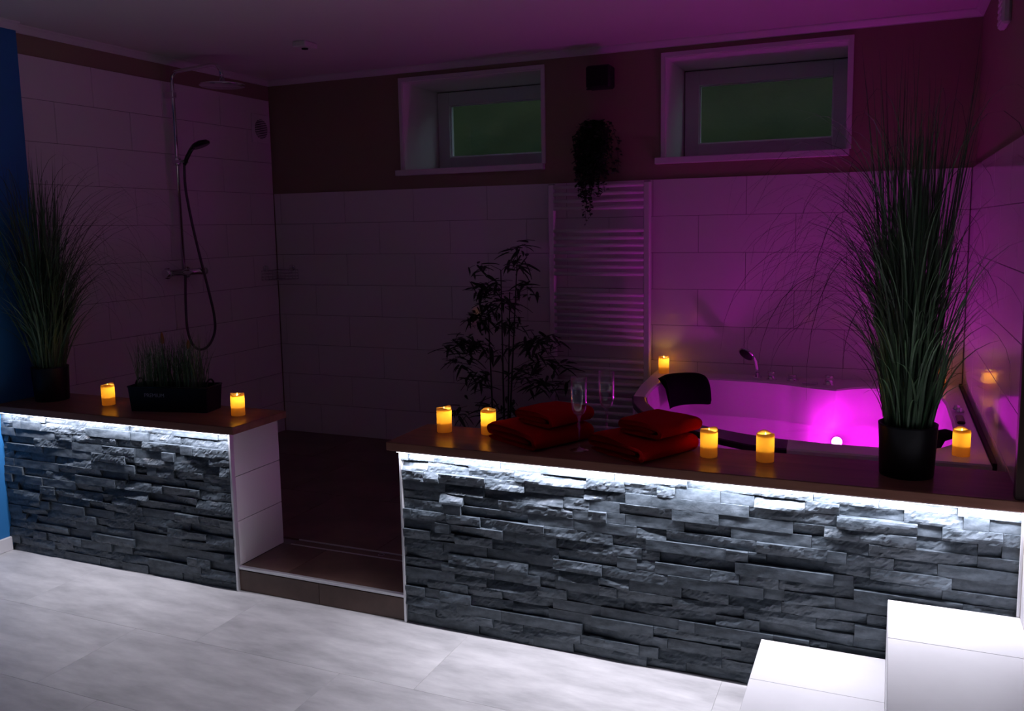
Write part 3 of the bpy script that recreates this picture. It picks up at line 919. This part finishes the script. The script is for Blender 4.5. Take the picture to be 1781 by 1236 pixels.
for _ in range(420):
    b = (random.uniform(-hx + .03, hx - .05), random.uniform(-hy + .015, hy - .015), bxH * .8)
    blade(mb, b, random.uniform(0, 6.28), random.uniform(0.0, 0.18), random.uniform(0.0, 0.5), 1.6, random.triangular(0.12, 0.28, 0.22), random.uniform(0.0018, 0.0038), 6)
g_ = mesh('blades', mb, 'blade_green', pb, local=True); g_['kind'] = 'stuff'
for (x, y, h, tl) in ((-0.055, 0.01, 0.285, 0.055), (0.065, 0.015, 0.262, 0.045)):
    sp_ = mesh('flower_stem', MB().tube([(x, y, bxH * .8), (x + .004, y, h * .6), (x + .002, y, h)], 0.0015, 6), 'blade_dark', pb, local=True)
    mesh('flower_spike', MB().lathe([(0.002, h), (0.008, h + 0.008), (0.0085, h + tl * .4), (0.005, h + tl * .8), (0.0003, h + tl)], 10, (x + .002, y, 0)), 'spike_orange', sp_, local=True)
cu = bpy.data.curves.new('print', 'FONT'); cu.body = 'PREMIUM'; cu.size = 0.0235; cu.align_x = 'CENTER'; cu.extrude = 0.0002
tmp = bpy.data.objects.new('print', cu); COL.objects.link(tmp)
dg = bpy.context.evaluated_depsgraph_get(); dg.update()
tme = bpy.data.meshes.new_from_object(tmp.evaluated_get(dg)); bpy.data.objects.remove(tmp)
tme.materials.clear(); tme.materials.append(MATS['print_white'])
tx = bpy.data.objects.new('printed_lettering', tme); COL.objects.link(tx); tx.parent = pb
tx.rotation_euler = (PI / 2 + 0.055 * -1, 0, 0); tx.location = (-0.062, -hy + 0.0006 - 0.0012, bxH * 0.60)
tx.location.y = -hy + 0.006 * (1 - 0.60) - 0.0016
tx.rotation_euler = (PI / 2 + math.atan(0.006 / bxH), 0, 0)

# ------------------------------------------------------------------ folded towels
def towel(label, loc, rotz, w, l, h, layers, seed):
    """strip folded zig-zag: cross-section across w, extruded along l"""
    random.seed(seed)
    t = h / 3.0; path = []
    xr = w / 2 - h / 2; xl = -w / 2 + t
    for k in range(11): path.append((-w / 2 + 0.014 + (xr + w / 2 - 0.014) * k / 10, t / 2))      # lower layer
    for k in range(1, 8): a = -PI / 2 + PI * k / 8; path.append((xr + (h / 2 - t / 2) * math.cos(a), h / 2 + (h / 2 - t / 2) * math.sin(a)))
    for k in range(11): path.append((xr + (xl - xr) * k / 10, h - t / 2))                          # upper layer
    for k in range(1, 5): a = PI / 2 + PI * k / 5; path.append((xl + t / 2 * math.cos(a), h - t + t / 2 * math.sin(a)))
    for k in range(9): path.append((xl + (xr - 0.01 - xl) * k / 8, h / 2))                         # tucked-in layer
    n = len(path); half = t * 0.46
    left = []; right = []
    for i in range(n):
        a = Vector(path[max(i - 1, 0)]); b = Vector(path[min(i + 1, n - 1)])
        d = (b - a).normalized(); nn = Vector((-d.y, d.x)); p = Vector(path[i])
        e = 0.35 if i in (0, n - 1) else 1
        left.append(p + nn * half * e); right.append(p - nn * half * e)
    loop = left + right[::-1]; m2 = len(loop); nl = 16
    V = []; F = []; so = random.uniform(0, 50)
    for j in range(nl + 1):
        s = j / nl
        y = (s - 0.5) * l
        edge = min(s, 1 - s)
        for p in loop:
            k = p.y / h
            sag = 0.006 * noise.noise(Vector((p.x * 9 + so, y * 9, k * 1.5))) * k
            lip = -0.007 * k * max(0.0, 1 - edge / 0.06) ** 2          # upper layers roll down at the open ends
            out = 0.006 * noise.noise(Vector((so, p.y * 40, p.x * 12))) * (1 if edge == 0 else 0.2) + (0.016 * max(0.0, p.x / w) * 2 * k - 0.004 if edge == 0 else 0)
            crown = 0.004 * k * (1 - (2 * p.x / w) ** 2)
            V.append((p.x + 0.004 * noise.noise(Vector((y * 8, p.y * 20, so))), y + (out if s > 0.5 else -out), max(0.0008, p.y + sag + lip + crown)))
    for j in range(nl):
        for k in range(m2): F.append([j * m2 + k, j * m2 + (k + 1) % m2, (j + 1) * m2 + (k + 1) % m2, (j + 1) * m2 + k])
    for j in (0, nl):
        for i in range(n - 1): F.append([j * m2 + i, j * m2 + i + 1, j * m2 + m2 - 2 - i, j * m2 + m2 - 1 - i])
    o = mesh('folded_towel', MB().add(V, F, True), 'towel_red', None, local=True)
    o.location = loc; o.rotation_euler = (0, 0, rotz)
    md = o.modifiers.new('soft', 'SUBSURF'); md.levels = 1; md.render_levels = 1
    tag(o, label, 'towel', 'red towels folded on the long counter')
    return o
RT = math.radians(-29)
towel('large folded red towel under the stack nearest the counter opening', (0.475, 0.185, CT + 0.0005), RT, 0.29, 0.27, 0.062, 3, 3)
towel('small folded red towel on the stack nearest the counter opening', (0.530, 0.195, CT + 0.070), RT + 0.05, 0.20, 0.21, 0.050, 3, 4)
towel('large folded red towel under the stack beside the paired candles', (0.868, 0.150, CT + 0.0005), RT, 0.27, 0.27, 0.062, 3, 6)
towel('small folded red towel on the stack beside the paired candles', (0.922, 0.160, CT + 0.070), RT + 0.04, 0.20, 0.21, 0.050, 3, 7)

# ------------------------------------------------------------------ champagne flutes
def flute(label, x, y):
    f = thing('champagne_flute', label, 'glass', (x, y, CT), group='champagne flutes between the towels')
    mesh('foot', MB().lathe([(0.033, 0.0), (0.033, 0.0015), (0.018, 0.004), (0.006, 0.008), (0.0042, 0.012)], 28), 'stemware', f, local=True)
    mesh('stem', MB().lathe([(0.0042, 0.012), (0.0034, 0.03), (0.0032, 0.07), (0.0052, 0.084), (0.0036, 0.092), (0.0046, 0.112), (0.008, 0.122)], 14), 'stemware', f, local=True)
    mesh('bowl', MB().lathe([(0.0002, 0.121), (0.008, 0.122), (0.018, 0.130), (0.0245, 0.145), (0.0272, 0.170), (0.0280, 0.21), (0.0278, 0.255), (0.0266, 0.255), (0.0268, 0.21), (0.0260, 0.170), (0.0233, 0.147), (0.017, 0.133), (0.0002, 0.126)], 32), 'stemware', f, local=True)
flute('empty champagne flute standing in front of the red towels', 0.661, 0.082)
flute('empty champagne flute standing behind between the two towel stacks', 0.716, 0.222)

# ------------------------------------------------------------------ towel radiator
YRAD = YB - 0.075
rd = thing('towel_radiator', 'tall white ladder towel radiator on the back wall', 'radiator', (0.13, YRAD, 0.15))
for x in (-0.150, 0.402):
    p_ = mesh('post', MB().box(x - 0.019, x + 0.019, YRAD - 0.018, YRAD + 0.018, 0.17, 1.688, 0.006), 'radiator_white', rd)
    mesh('post_cap', MB().box(x - 0.015, x + 0.015, YRAD - 0.014, YRAD + 0.014, 1.688, 1.6905), 'gasket', p_)
BARS = [1.672, 1.632, 1.593, 1.553] + [1.427 - 0.040 * k for k in range(7)] + [1.071 - 0.0392 * k for k in range(8)] + [0.694 - 0.0425 * k for k in range(11)]
bar_me = None
for z in BARS:
    if bar_me is None:
        b_ = mesh('bar', MB().tube([(-0.135, YRAD - 0.012, z), (0.387, YRAD - 0.012, z)], 0.0105, 10), 'radiator_white', rd, loc=(0.126, YRAD - 0.012, z)); bar_me = b_.data
    else: place('bar', bar_me, rd, (0.126, YRAD - 0.012, z))
for x in (-0.10, 0.352):
    for z in (1.40, 0.40):
        mesh('wall_bracket', MB().tube([(x, YRAD, z), (x, YB - 0.0005, z)], 0.011, 10), 'radiator_white', rd)

# ------------------------------------------------------------------ bamboo-like plant
random.seed(77)
bpx, bpy_ = -0.355, 1.72
bm_ = thing('bamboo_plant', 'dark leafy bamboo plant standing beside the towel radiator', 'plant', (bpx, bpy_, ZR))
mesh('pot', MB().lathe([(0.10, ZR), (0.13, ZR + 0.20), (0.133, ZR + 0.205), (0.122, ZR + 0.205), (0.118, ZR + 0.18), (0.0001, ZR + 0.18)], 28, (bpx, bpy_, 0)), 'pot_black', bm_)
mesh('soil', MB().lathe([(0.117, ZR + 0.181), (0.0001, ZR + 0.187)], 20, (bpx, bpy_, 0)), 'soil', bm_)
canes = [((-0.415, 1.72), (-0.425, 1.70), 0.98), ((-0.362, 1.75), (-0.365, 1.75), 1.22), ((-0.318, 1.70), (-0.300, 1.72), 1.10), ((-0.336, 1.76), (-0.255, 1.73), 1.30)]
CP = []
for (b, tp, z) in canes:
    pts = [Vector((b[0] + (tp[0] - b[0]) * s, b[1] + (tp[1] - b[1]) * s, ZR + 0.18 + (z - ZR - 0.18) * s)) for s in [k / 8 for k in range(9)]]
    mesh('cane', MB().tube(pts, [0.0062 - 0.0035 * k / 8 for k in range(9)], 8), 'cane', bm_)
    CP.append(pts)
# leaf clusters: (x, z, spread, count)
CL = [(-.245, 1.34, .05, 6), (-.262, 1.25, .06, 9), (-.49, 1.235, .05, 5), (-.50, 1.13, .06, 8), (-.405, 1.13, .06, 8), (-.21, 1.115, .07, 7), (-.43, 1.03, .08, 10), (-.29, 1.05, .07, 9),
      (-.55, .96, .06, 6), (-.46, .93, .08, 11), (-.30, .93, .08, 10), (-.60, .81, .08, 10), (-.49, .80, .08, 10), (-.68, .78, .05, 5), (-.18, .82, .08, 10), (-.08, .84, .07, 7), (-.60, .70, .07, 9), (-.13, .72, .08, 10),
      (-.22, .66, .08, 9), (.0, .70, .04, 4), (-.50, .60, .08, 9), (-.13, .60, .08, 9), (-.56, .62, .05, 5), (-.33, .78, .06, 6), (.0, .60, .05, 4), (-.42, .46, .07, 8), (-.60, .42, .07, 6), (-.28, .44, .07, 7)]
lf = MB()
for i in range(6):
    s = i / 5; w_ = 0.0098 * math.sin(PI * (0.08 + 0.92 * s) ** 0.75)
    lf.v += [(0.095 * s, -w_, -0.016 * s * s + 0.003), (0.095 * s, 0, -0.016 * s * s), (0.095 * s, w_, -0.016 * s * s + 0.003)]
for i in range(5):
    o = i * 3
    for j in (0, 1): lf.f.append([o + j, o + 3 + j, o + 4 + j, o + 1 + j]); lf.sm.append(True)
leaf_me = bpy.data.meshes.new('leaf'); leaf_me.from_pydata(lf.v, [], lf.f); leaf_me.materials.append(MATS['leaf_dark']); leaf_me.update()
tw_ = MB()
for (x, z, sp, cnt) in CL:
    y = bpy_ + random.uniform(-0.10, 0.10)
    c = Vector((x, y, z))
    best = min((p for P_ in CP for p in P_), key=lambda p: (p - (c - Vector((0, 0, 0.06)))).length)
    mid = (best + c) / 2 + Vector((0, 0, 0.02))
    tw_.tube([best, mid, c], 0.0014, 5)
    for _ in range(cnt):
        az = random.uniform(0, 2 * PI)
        pos = c + Vector((random.gauss(0, sp * .35), random.gauss(0, sp * .3), random.gauss(0, sp * .35)))
        s = random.uniform(0.8, 1.25)
        place('leaf', leaf_me, bm_, pos, (random.uniform(-0.6, 0.6), random.uniform(-0.35, 0.9), az), (s, s, s))
ex = MB()          # the many small leaves inside the clusters
for (x, z, sp, cnt) in CL:
    for _ in range(int(cnt * 1.9)):
        az = random.uniform(0, 2 * PI); s = random.uniform(0.6, 1.1)
        M_ = Matrix.Translation((x + random.gauss(0, sp * .42), bpy_ + random.uniform(-.10, .10), z + random.gauss(0, sp * .36))) @ Matrix.Rotation(az, 4, 'Z') @ Matrix.Rotation(random.uniform(-.35, .9), 4, 'Y') @ Matrix.Rotation(random.uniform(-.6, .6), 4, 'X') @ Matrix.Scale(s, 4)
        ex.add([M_ @ Vector(v) for v in lf.v], lf.f, True)
ex_o = mesh('small_leaves', ex, 'leaf_dark', bm_); ex_o['kind'] = 'stuff'
tw_o = mesh('twigs', tw_, 'cane', bm_); tw_o['kind'] = 'stuff'

# ------------------------------------------------------------------ hanging ivy on the wall
random.seed(51)
iv = thing('hanging_ivy', 'bushy dark ivy hanging on the wall above the towel radiator', 'plant', (0.125, 1.97, 1.90))
mesh('wall_pot', MB().lathe([(0.045, 1.88), (0.06, 1.94), (0.062, 1.985), (0.055, 1.985), (0.0001, 1.97)], 20, (0.125, 1.995, 0)), 'pot_black', iv)
mesh('hook', MB().tube([(0.125, 1.99, 1.97), (0.125, 2.04, 1.99), (0.125, YW - 0.001, 1.985)], 0.003, 6), 'pot_black', iv)
mb = MB(); st = MB()
def ivy_leaf(c, s):
    a = random.uniform(0, 2 * PI); pt = random.uniform(-1.1, 0.3)
    M = Matrix.Rotation(a, 3, 'Z') @ Matrix.Rotation(pt, 3, 'X') @ Matrix.Rotation(random.uniform(-.5, .5), 3, 'Y')
    pts = [(0, 0, 0), (-.5, .25, .08), (-.42, .62, .05), (-.14, .68, 0), (0, 1.1, -.12), (.14, .68, 0), (.42, .62, .05), (.5, .25, .08)]
    V = [Vector(c) + M @ (Vector(p) * s) for p in pts]
    V = [Vector((p.x, min(p.y, YW - 0.004), p.z)) for p in V]
    mb.add(V, [[0, 1, 2, 3], [0, 3, 4, 5], [0, 5, 6, 7]])
strands = []
for k in range(46):
    a = random.uniform(PI, 2 * PI) if random.random() < .8 else random.uniform(0, PI)
    out = random.uniform(0.03, 0.125)
    x0, y0 = 0.125 + 0.035 * math.cos(a), 1.985 + 0.03 * math.sin(a)
    x1 = 0.125 + out * math.cos(a) * 1.05; y1 = min(1.985 + out * .8 * math.sin(a), 2.05)
    dropz = random.uniform(0.12, 0.34) * (1 - abs(x1 - 0.125) * 2.2)
    zb_ = 1.99 - dropz - 0.03
    strands.append((x0, y0, x1, y1, zb_ if y1 < 1.91 else max(zb_, 1.735)))
for k in range(6): strands.append((0.115, 1.96, 0.085 + random.uniform(-.025, .025), 1.915, 1.475 + 0.03 * k))
for k in range(22): strands.append((0.125, 1.96, 0.13 + random.uniform(-.09, .06), 1.895, random.uniform(1.60, 1.76)))
for (x0, y0, x1, y1, zb) in strands:
    pts = []
    for i in range(11):
        s = i / 10
        f = 1 - (1 - min(1, s * 2.2)) ** 2
        z = 1.985 + 0.035 * math.sin(min(1, s * 4) * PI) - (1.985 - zb) * max(0, (s - .12) / .88)
        pts.append(Vector((x0 + (x1 - x0) * f + random.gauss(0, .004), y0 + (y1 - y0) * f, z)))
    st.tube(pts, 0.0012, 4, cap=False)
    L = sum((pts[i + 1] - pts[i]).length for i in range(10)); nl = int(L / 0.0125)
    for q_ in range(nl):
        s = q_ / max(1, nl - 1) * 10; i = min(9, int(s)); c = pts[i].lerp(pts[i + 1], s - i)
        ivy_leaf(c + Vector((random.gauss(0, .007), random.gauss(0, .007), random.gauss(0, .004))), random.uniform(0.016, 0.028))
o = mesh('ivy_leaves', mb, 'leaf_dark', iv); o['kind'] = 'stuff'
mesh('vines', st, 'cane', iv)

# ------------------------------------------------------------------ wall speaker
sp = thing('wall_speaker', 'small black speaker mounted on the wall between the windows', 'speaker', (0.143, 2.0, 2.2))
mesh('cabinet', MB().box(0.075, 0.212, 1.935, 2.035, 2.192, 2.312, 0.010), 'speaker_black', sp)
mesh('grille', MB().box(0.083, 0.204, 1.931, 1.9355, 2.200, 2.304, 0.001), 'grille_black', sp)
mesh('bracket', MB().tube([(0.143, 2.03, 2.255), (0.143, YW - 0.001, 2.255)], 0.014, 12), 'speaker_black', sp)
mesh('foot', MB().box(0.078, 0.100, 1.94, 1.96, 2.186, 2.1925), 'speaker_black', sp)

# ------------------------------------------------------------------ shower column on the left wall
xs = XL + 0.055; ys = 1.168
sc = thing('shower_column', 'chrome shower column with rain head and hand shower on tiled wall', 'shower', (xs, ys, 0.78))
mesh('riser_rail', MB().tube([(xs, ys, 1.225), (xs, ys, 2.24), (xs, ys, 2.30), (xs + 0.006, ys, 2.325), (xs + 0.03, ys, 2.345), (xs + 0.10, ys + 0.01, 2.352), (xs + 0.28, ys + 0.02, 2.366), (xs + 0.305, ys + 0.022, 2.360), (xs + 0.325, ys + 0.024, 2.335), (xs + 0.332, ys + 0.025, 2.290)], 0.0105, 12), 'chrome', sc)
rh_ = mesh('rain_head', MB().lathe([(0.012, 0.040), (0.018, 0.016), (0.06, 0.010), (0.118, 0.006), (0.122, 0.0), (0.118, -0.004), (0.0001, -0.004)], 32, (xs + 0.334, ys + 0.025, 2.250)), 'chrome', sc)
mesh('wall_bracket', MB().box(XL + 0.0005, xs + 0.016, ys - 0.016, ys + 0.016, 2.205, 2.238, 0.004), 'chrome', sc)
sl = mesh('slider', MB().lathe([(0.020, -0.022), (0.022, -0.012), (0.022, 0.012), (0.020, 0.022)], 14, (xs, ys, 1.855)).box(xs - 0.01, xs + 0.055, ys - 0.03, ys + 0.034, 1.843, 1.862, 0.005), 'chrome', sc)
hh = mesh('hand_piece', MB().tube([(xs + 0.045, ys + 0.008, 1.835), (xs + 0.062, ys + 0.014, 1.875), (xs + 0.085, ys + 0.022, 1.915), (xs + 0.105, ys + 0.03, 1.940)], [0.010, 0.012, 0.012, 0.013], 10), 'black_gloss', sc)
q = Vector((0, 0, 1)).rotation_difference(Vector((0.35, 0.12, -0.93))).to_matrix()
mesh('spray_disc', MB().lathe([(0.012, -0.022), (0.045, -0.012), (0.055, 0.0), (0.053, 0.008), (0.0001, 0.008)], 24, (xs + 0.135, ys + 0.045, 1.945), M=q), 'black_gloss', hh)
tm = mesh('thermostat', MB().tube([(xs + 0.01, ys - 0.155, 1.232), (xs + 0.01, ys - 0.115, 1.232), (xs + 0.01, ys - 0.114, 1.232), (xs + 0.01, ys + 0.114, 1.232), (xs + 0.01, ys + 0.115, 1.232), (xs + 0.01, ys + 0.16, 1.232)], [0.023, 0.023, 0.019, 0.019, 0.022, 0.022], 16), 'chrome', sc)
for s in (-1, 1):
    mesh('wall_union', MB().tube([(XL + 0.0005, ys + s * 0.075, 1.228), (XL + 0.008, ys + s * 0.075, 1.228), (XL + 0.009, ys + s * 0.075, 1.228), (xs + 0.01, ys + s * 0.075, 1.230)], [0.032, 0.032, 0.014, 0.014], 14), 'chrome', tm)
hose = []
ctrl = [(xs + 0.045, ys + 0.008, 1.835), (xs + 0.04, ys + 0.012, 1.70), (xs + 0.042, ys + 0.045, 1.50), (xs + 0.045, ys + 0.085, 1.32), (xs + 0.048, ys + 0.135, 1.12), (xs + 0.045, ys + 0.172, 0.97), (xs + 0.04, ys + 0.175, 0.87), (xs + 0.035, ys + 0.125, 0.795),
        (xs + 0.03, ys + 0.055, 0.778), (xs + 0.022, ys + 0.005, 0.82), (xs + 0.015, ys - 0.018, 0.91), (xs + 0.012, ys - 0.015, 1.05), (xs + 0.01, ys - 0.005, 1.16), (xs + 0.01, ys, 1.215)]
cp = [Vector(c) for c in ctrl]
for i in range(len(cp) - 1):
    p0, p1, p2, p3 = cp[max(i - 1, 0)], cp[i], cp[i + 1], cp[min(i + 2, len(cp) - 1)]
    for k in range(6):
        t = k / 6
        hose.append(0.5 * ((2 * p1) + (-p0 + p2) * t + (2 * p0 - 5 * p1 + 4 * p2 - p3) * t * t + (-p0 + 3 * p1 - 3 * p2 + p3) * t ** 3))
hose.append(cp[-1])
mesh('hose', MB().tube(hose, 0.0075, 8), 'hose_grey', sc)

# ------------------------------------------------------------------ corner baskets in the shower
cb = thing('corner_basket', 'chrome wire soap basket in the shower corner', 'basket', (XL + 0.06, YB - 0.06, 1.14))
mb = MB(); R = 0.165
for z, r in ((1.140, 0.0022), (1.160, 0.0018), (1.180, 0.0018), (1.200, 0.0022)):
    arc = [(XL + 0.008 + (R) * math.sin(a), YB - 0.008 - R * math.cos(a), z) for a in [k * PI / 20 for k in range(11)]]
    loop = [(XL + 0.008, YB - 0.008, z)] + arc + [(XL + 0.008, YB - 0.008, z)]
    mb.tube(loop, r, 6)
mesh('wire_rings', mb, 'chrome', cb)
mb = MB()
for k in range(11):
    a = k * PI / 20
    mb.tube([(XL + 0.008 + R * math.sin(a), YB - 0.008 - R * math.cos(a), 1.140), (XL + 0.008 + R * math.sin(a), YB - 0.008 - R * math.cos(a), 1.200)], 0.0014, 5)
for k in range(1, 9):
    d_ = k / 9 * R * 0.98
    mb.tube([(XL + 0.008 + d_, YB - 0.008, 1.140), (XL + 0.008 + d_, YB - 0.008 - math.sqrt(max(0, R * R - d_ * d_)), 1.140)], 0.0014, 5)
mesh('wire_base', mb, 'chrome', cb)
for (c, nn) in (((XL + 0.0005, YB - 0.125, 1.212), (1, 0, 0)), ((XL + 0.125, YB - 0.0005, 1.212), (0, -1, 0))):
    q = Vector((0, 0, 1)).rotation_difference(Vector(nn)).to_matrix()
    mesh('mount', MB().lathe([(0.022, 0), (0.022, 0.010), (0.017, 0.014), (0.0001, 0.015)], 18, c, M=q), 'chrome', cb)

# ------------------------------------------------------------------ vent grille on the left wall
vg = thing('vent_grille', 'white square vent grille high on the shower wall', 'vent', (XL, 1.963, 2.11))
mesh('cover_plate', MB().box(XL + 0.0003, XL + 0.012, 1.882, 2.044, 2.020, 2.205, 0.004), 'white_gloss', vg)
q = Vector((0, 0, 1)).rotation_difference(Vector((1, 0, 0))).to_matrix()
mesh('opening', MB().lathe([(0.062, 0.0122), (0.062, 0.0128), (0.0001, 0.0128)], 28, (XL, 1.966, 2.110), M=q), 'gasket', vg)
for k in range(11):
    z = 2.110 - 0.055 + 0.011 * k; hw = math.sqrt(max(0, 0.062 ** 2 - (z - 2.110) ** 2))
    mesh('louvre', MB().box(XL + 0.0128, XL + 0.0155, 1.966 - hw, 1.966 + hw, z - 0.0022, z + 0.0022), 'white_gloss', vg)

# ------------------------------------------------------------------ small ceiling box and wall unit
cl = thing('ceiling_sensor', 'small white box fixed to the ceiling over the shower', 'sensor', (-1.22, 1.22, ZC))
mesh('housing', MB().box(-1.262, -1.180, 1.16, 1.27, ZC - 0.030, ZC - 0.0005, 0.005), 'white_gloss', cl)
mesh('lens_cover', MB().lathe([(0.016, ZC - 0.036), (0.018, ZC - 0.030), (0.0001, ZC - 0.0301)][::-1], 16, (-1.222, 1.215, 0)), 'gasket', cl)
wu = thing('wall_fan', 'small pale box high on the wall beside the tub', 'fan', (XR - 0.05, 1.03, 2.15))
mesh('housing', MB().box(XR - 0.030, XR - 0.0005, 0.94, 1.08, 2.14, 2.30, 0.008), 'white_gloss', wu)
for k in range(6):
    mesh('louvre', MB().box(XR - 0.033, XR - 0.030, 0.955, 1.065, 2.155 + 0.022 * k, 2.165 + 0.022 * k), 'white_gloss', wu)
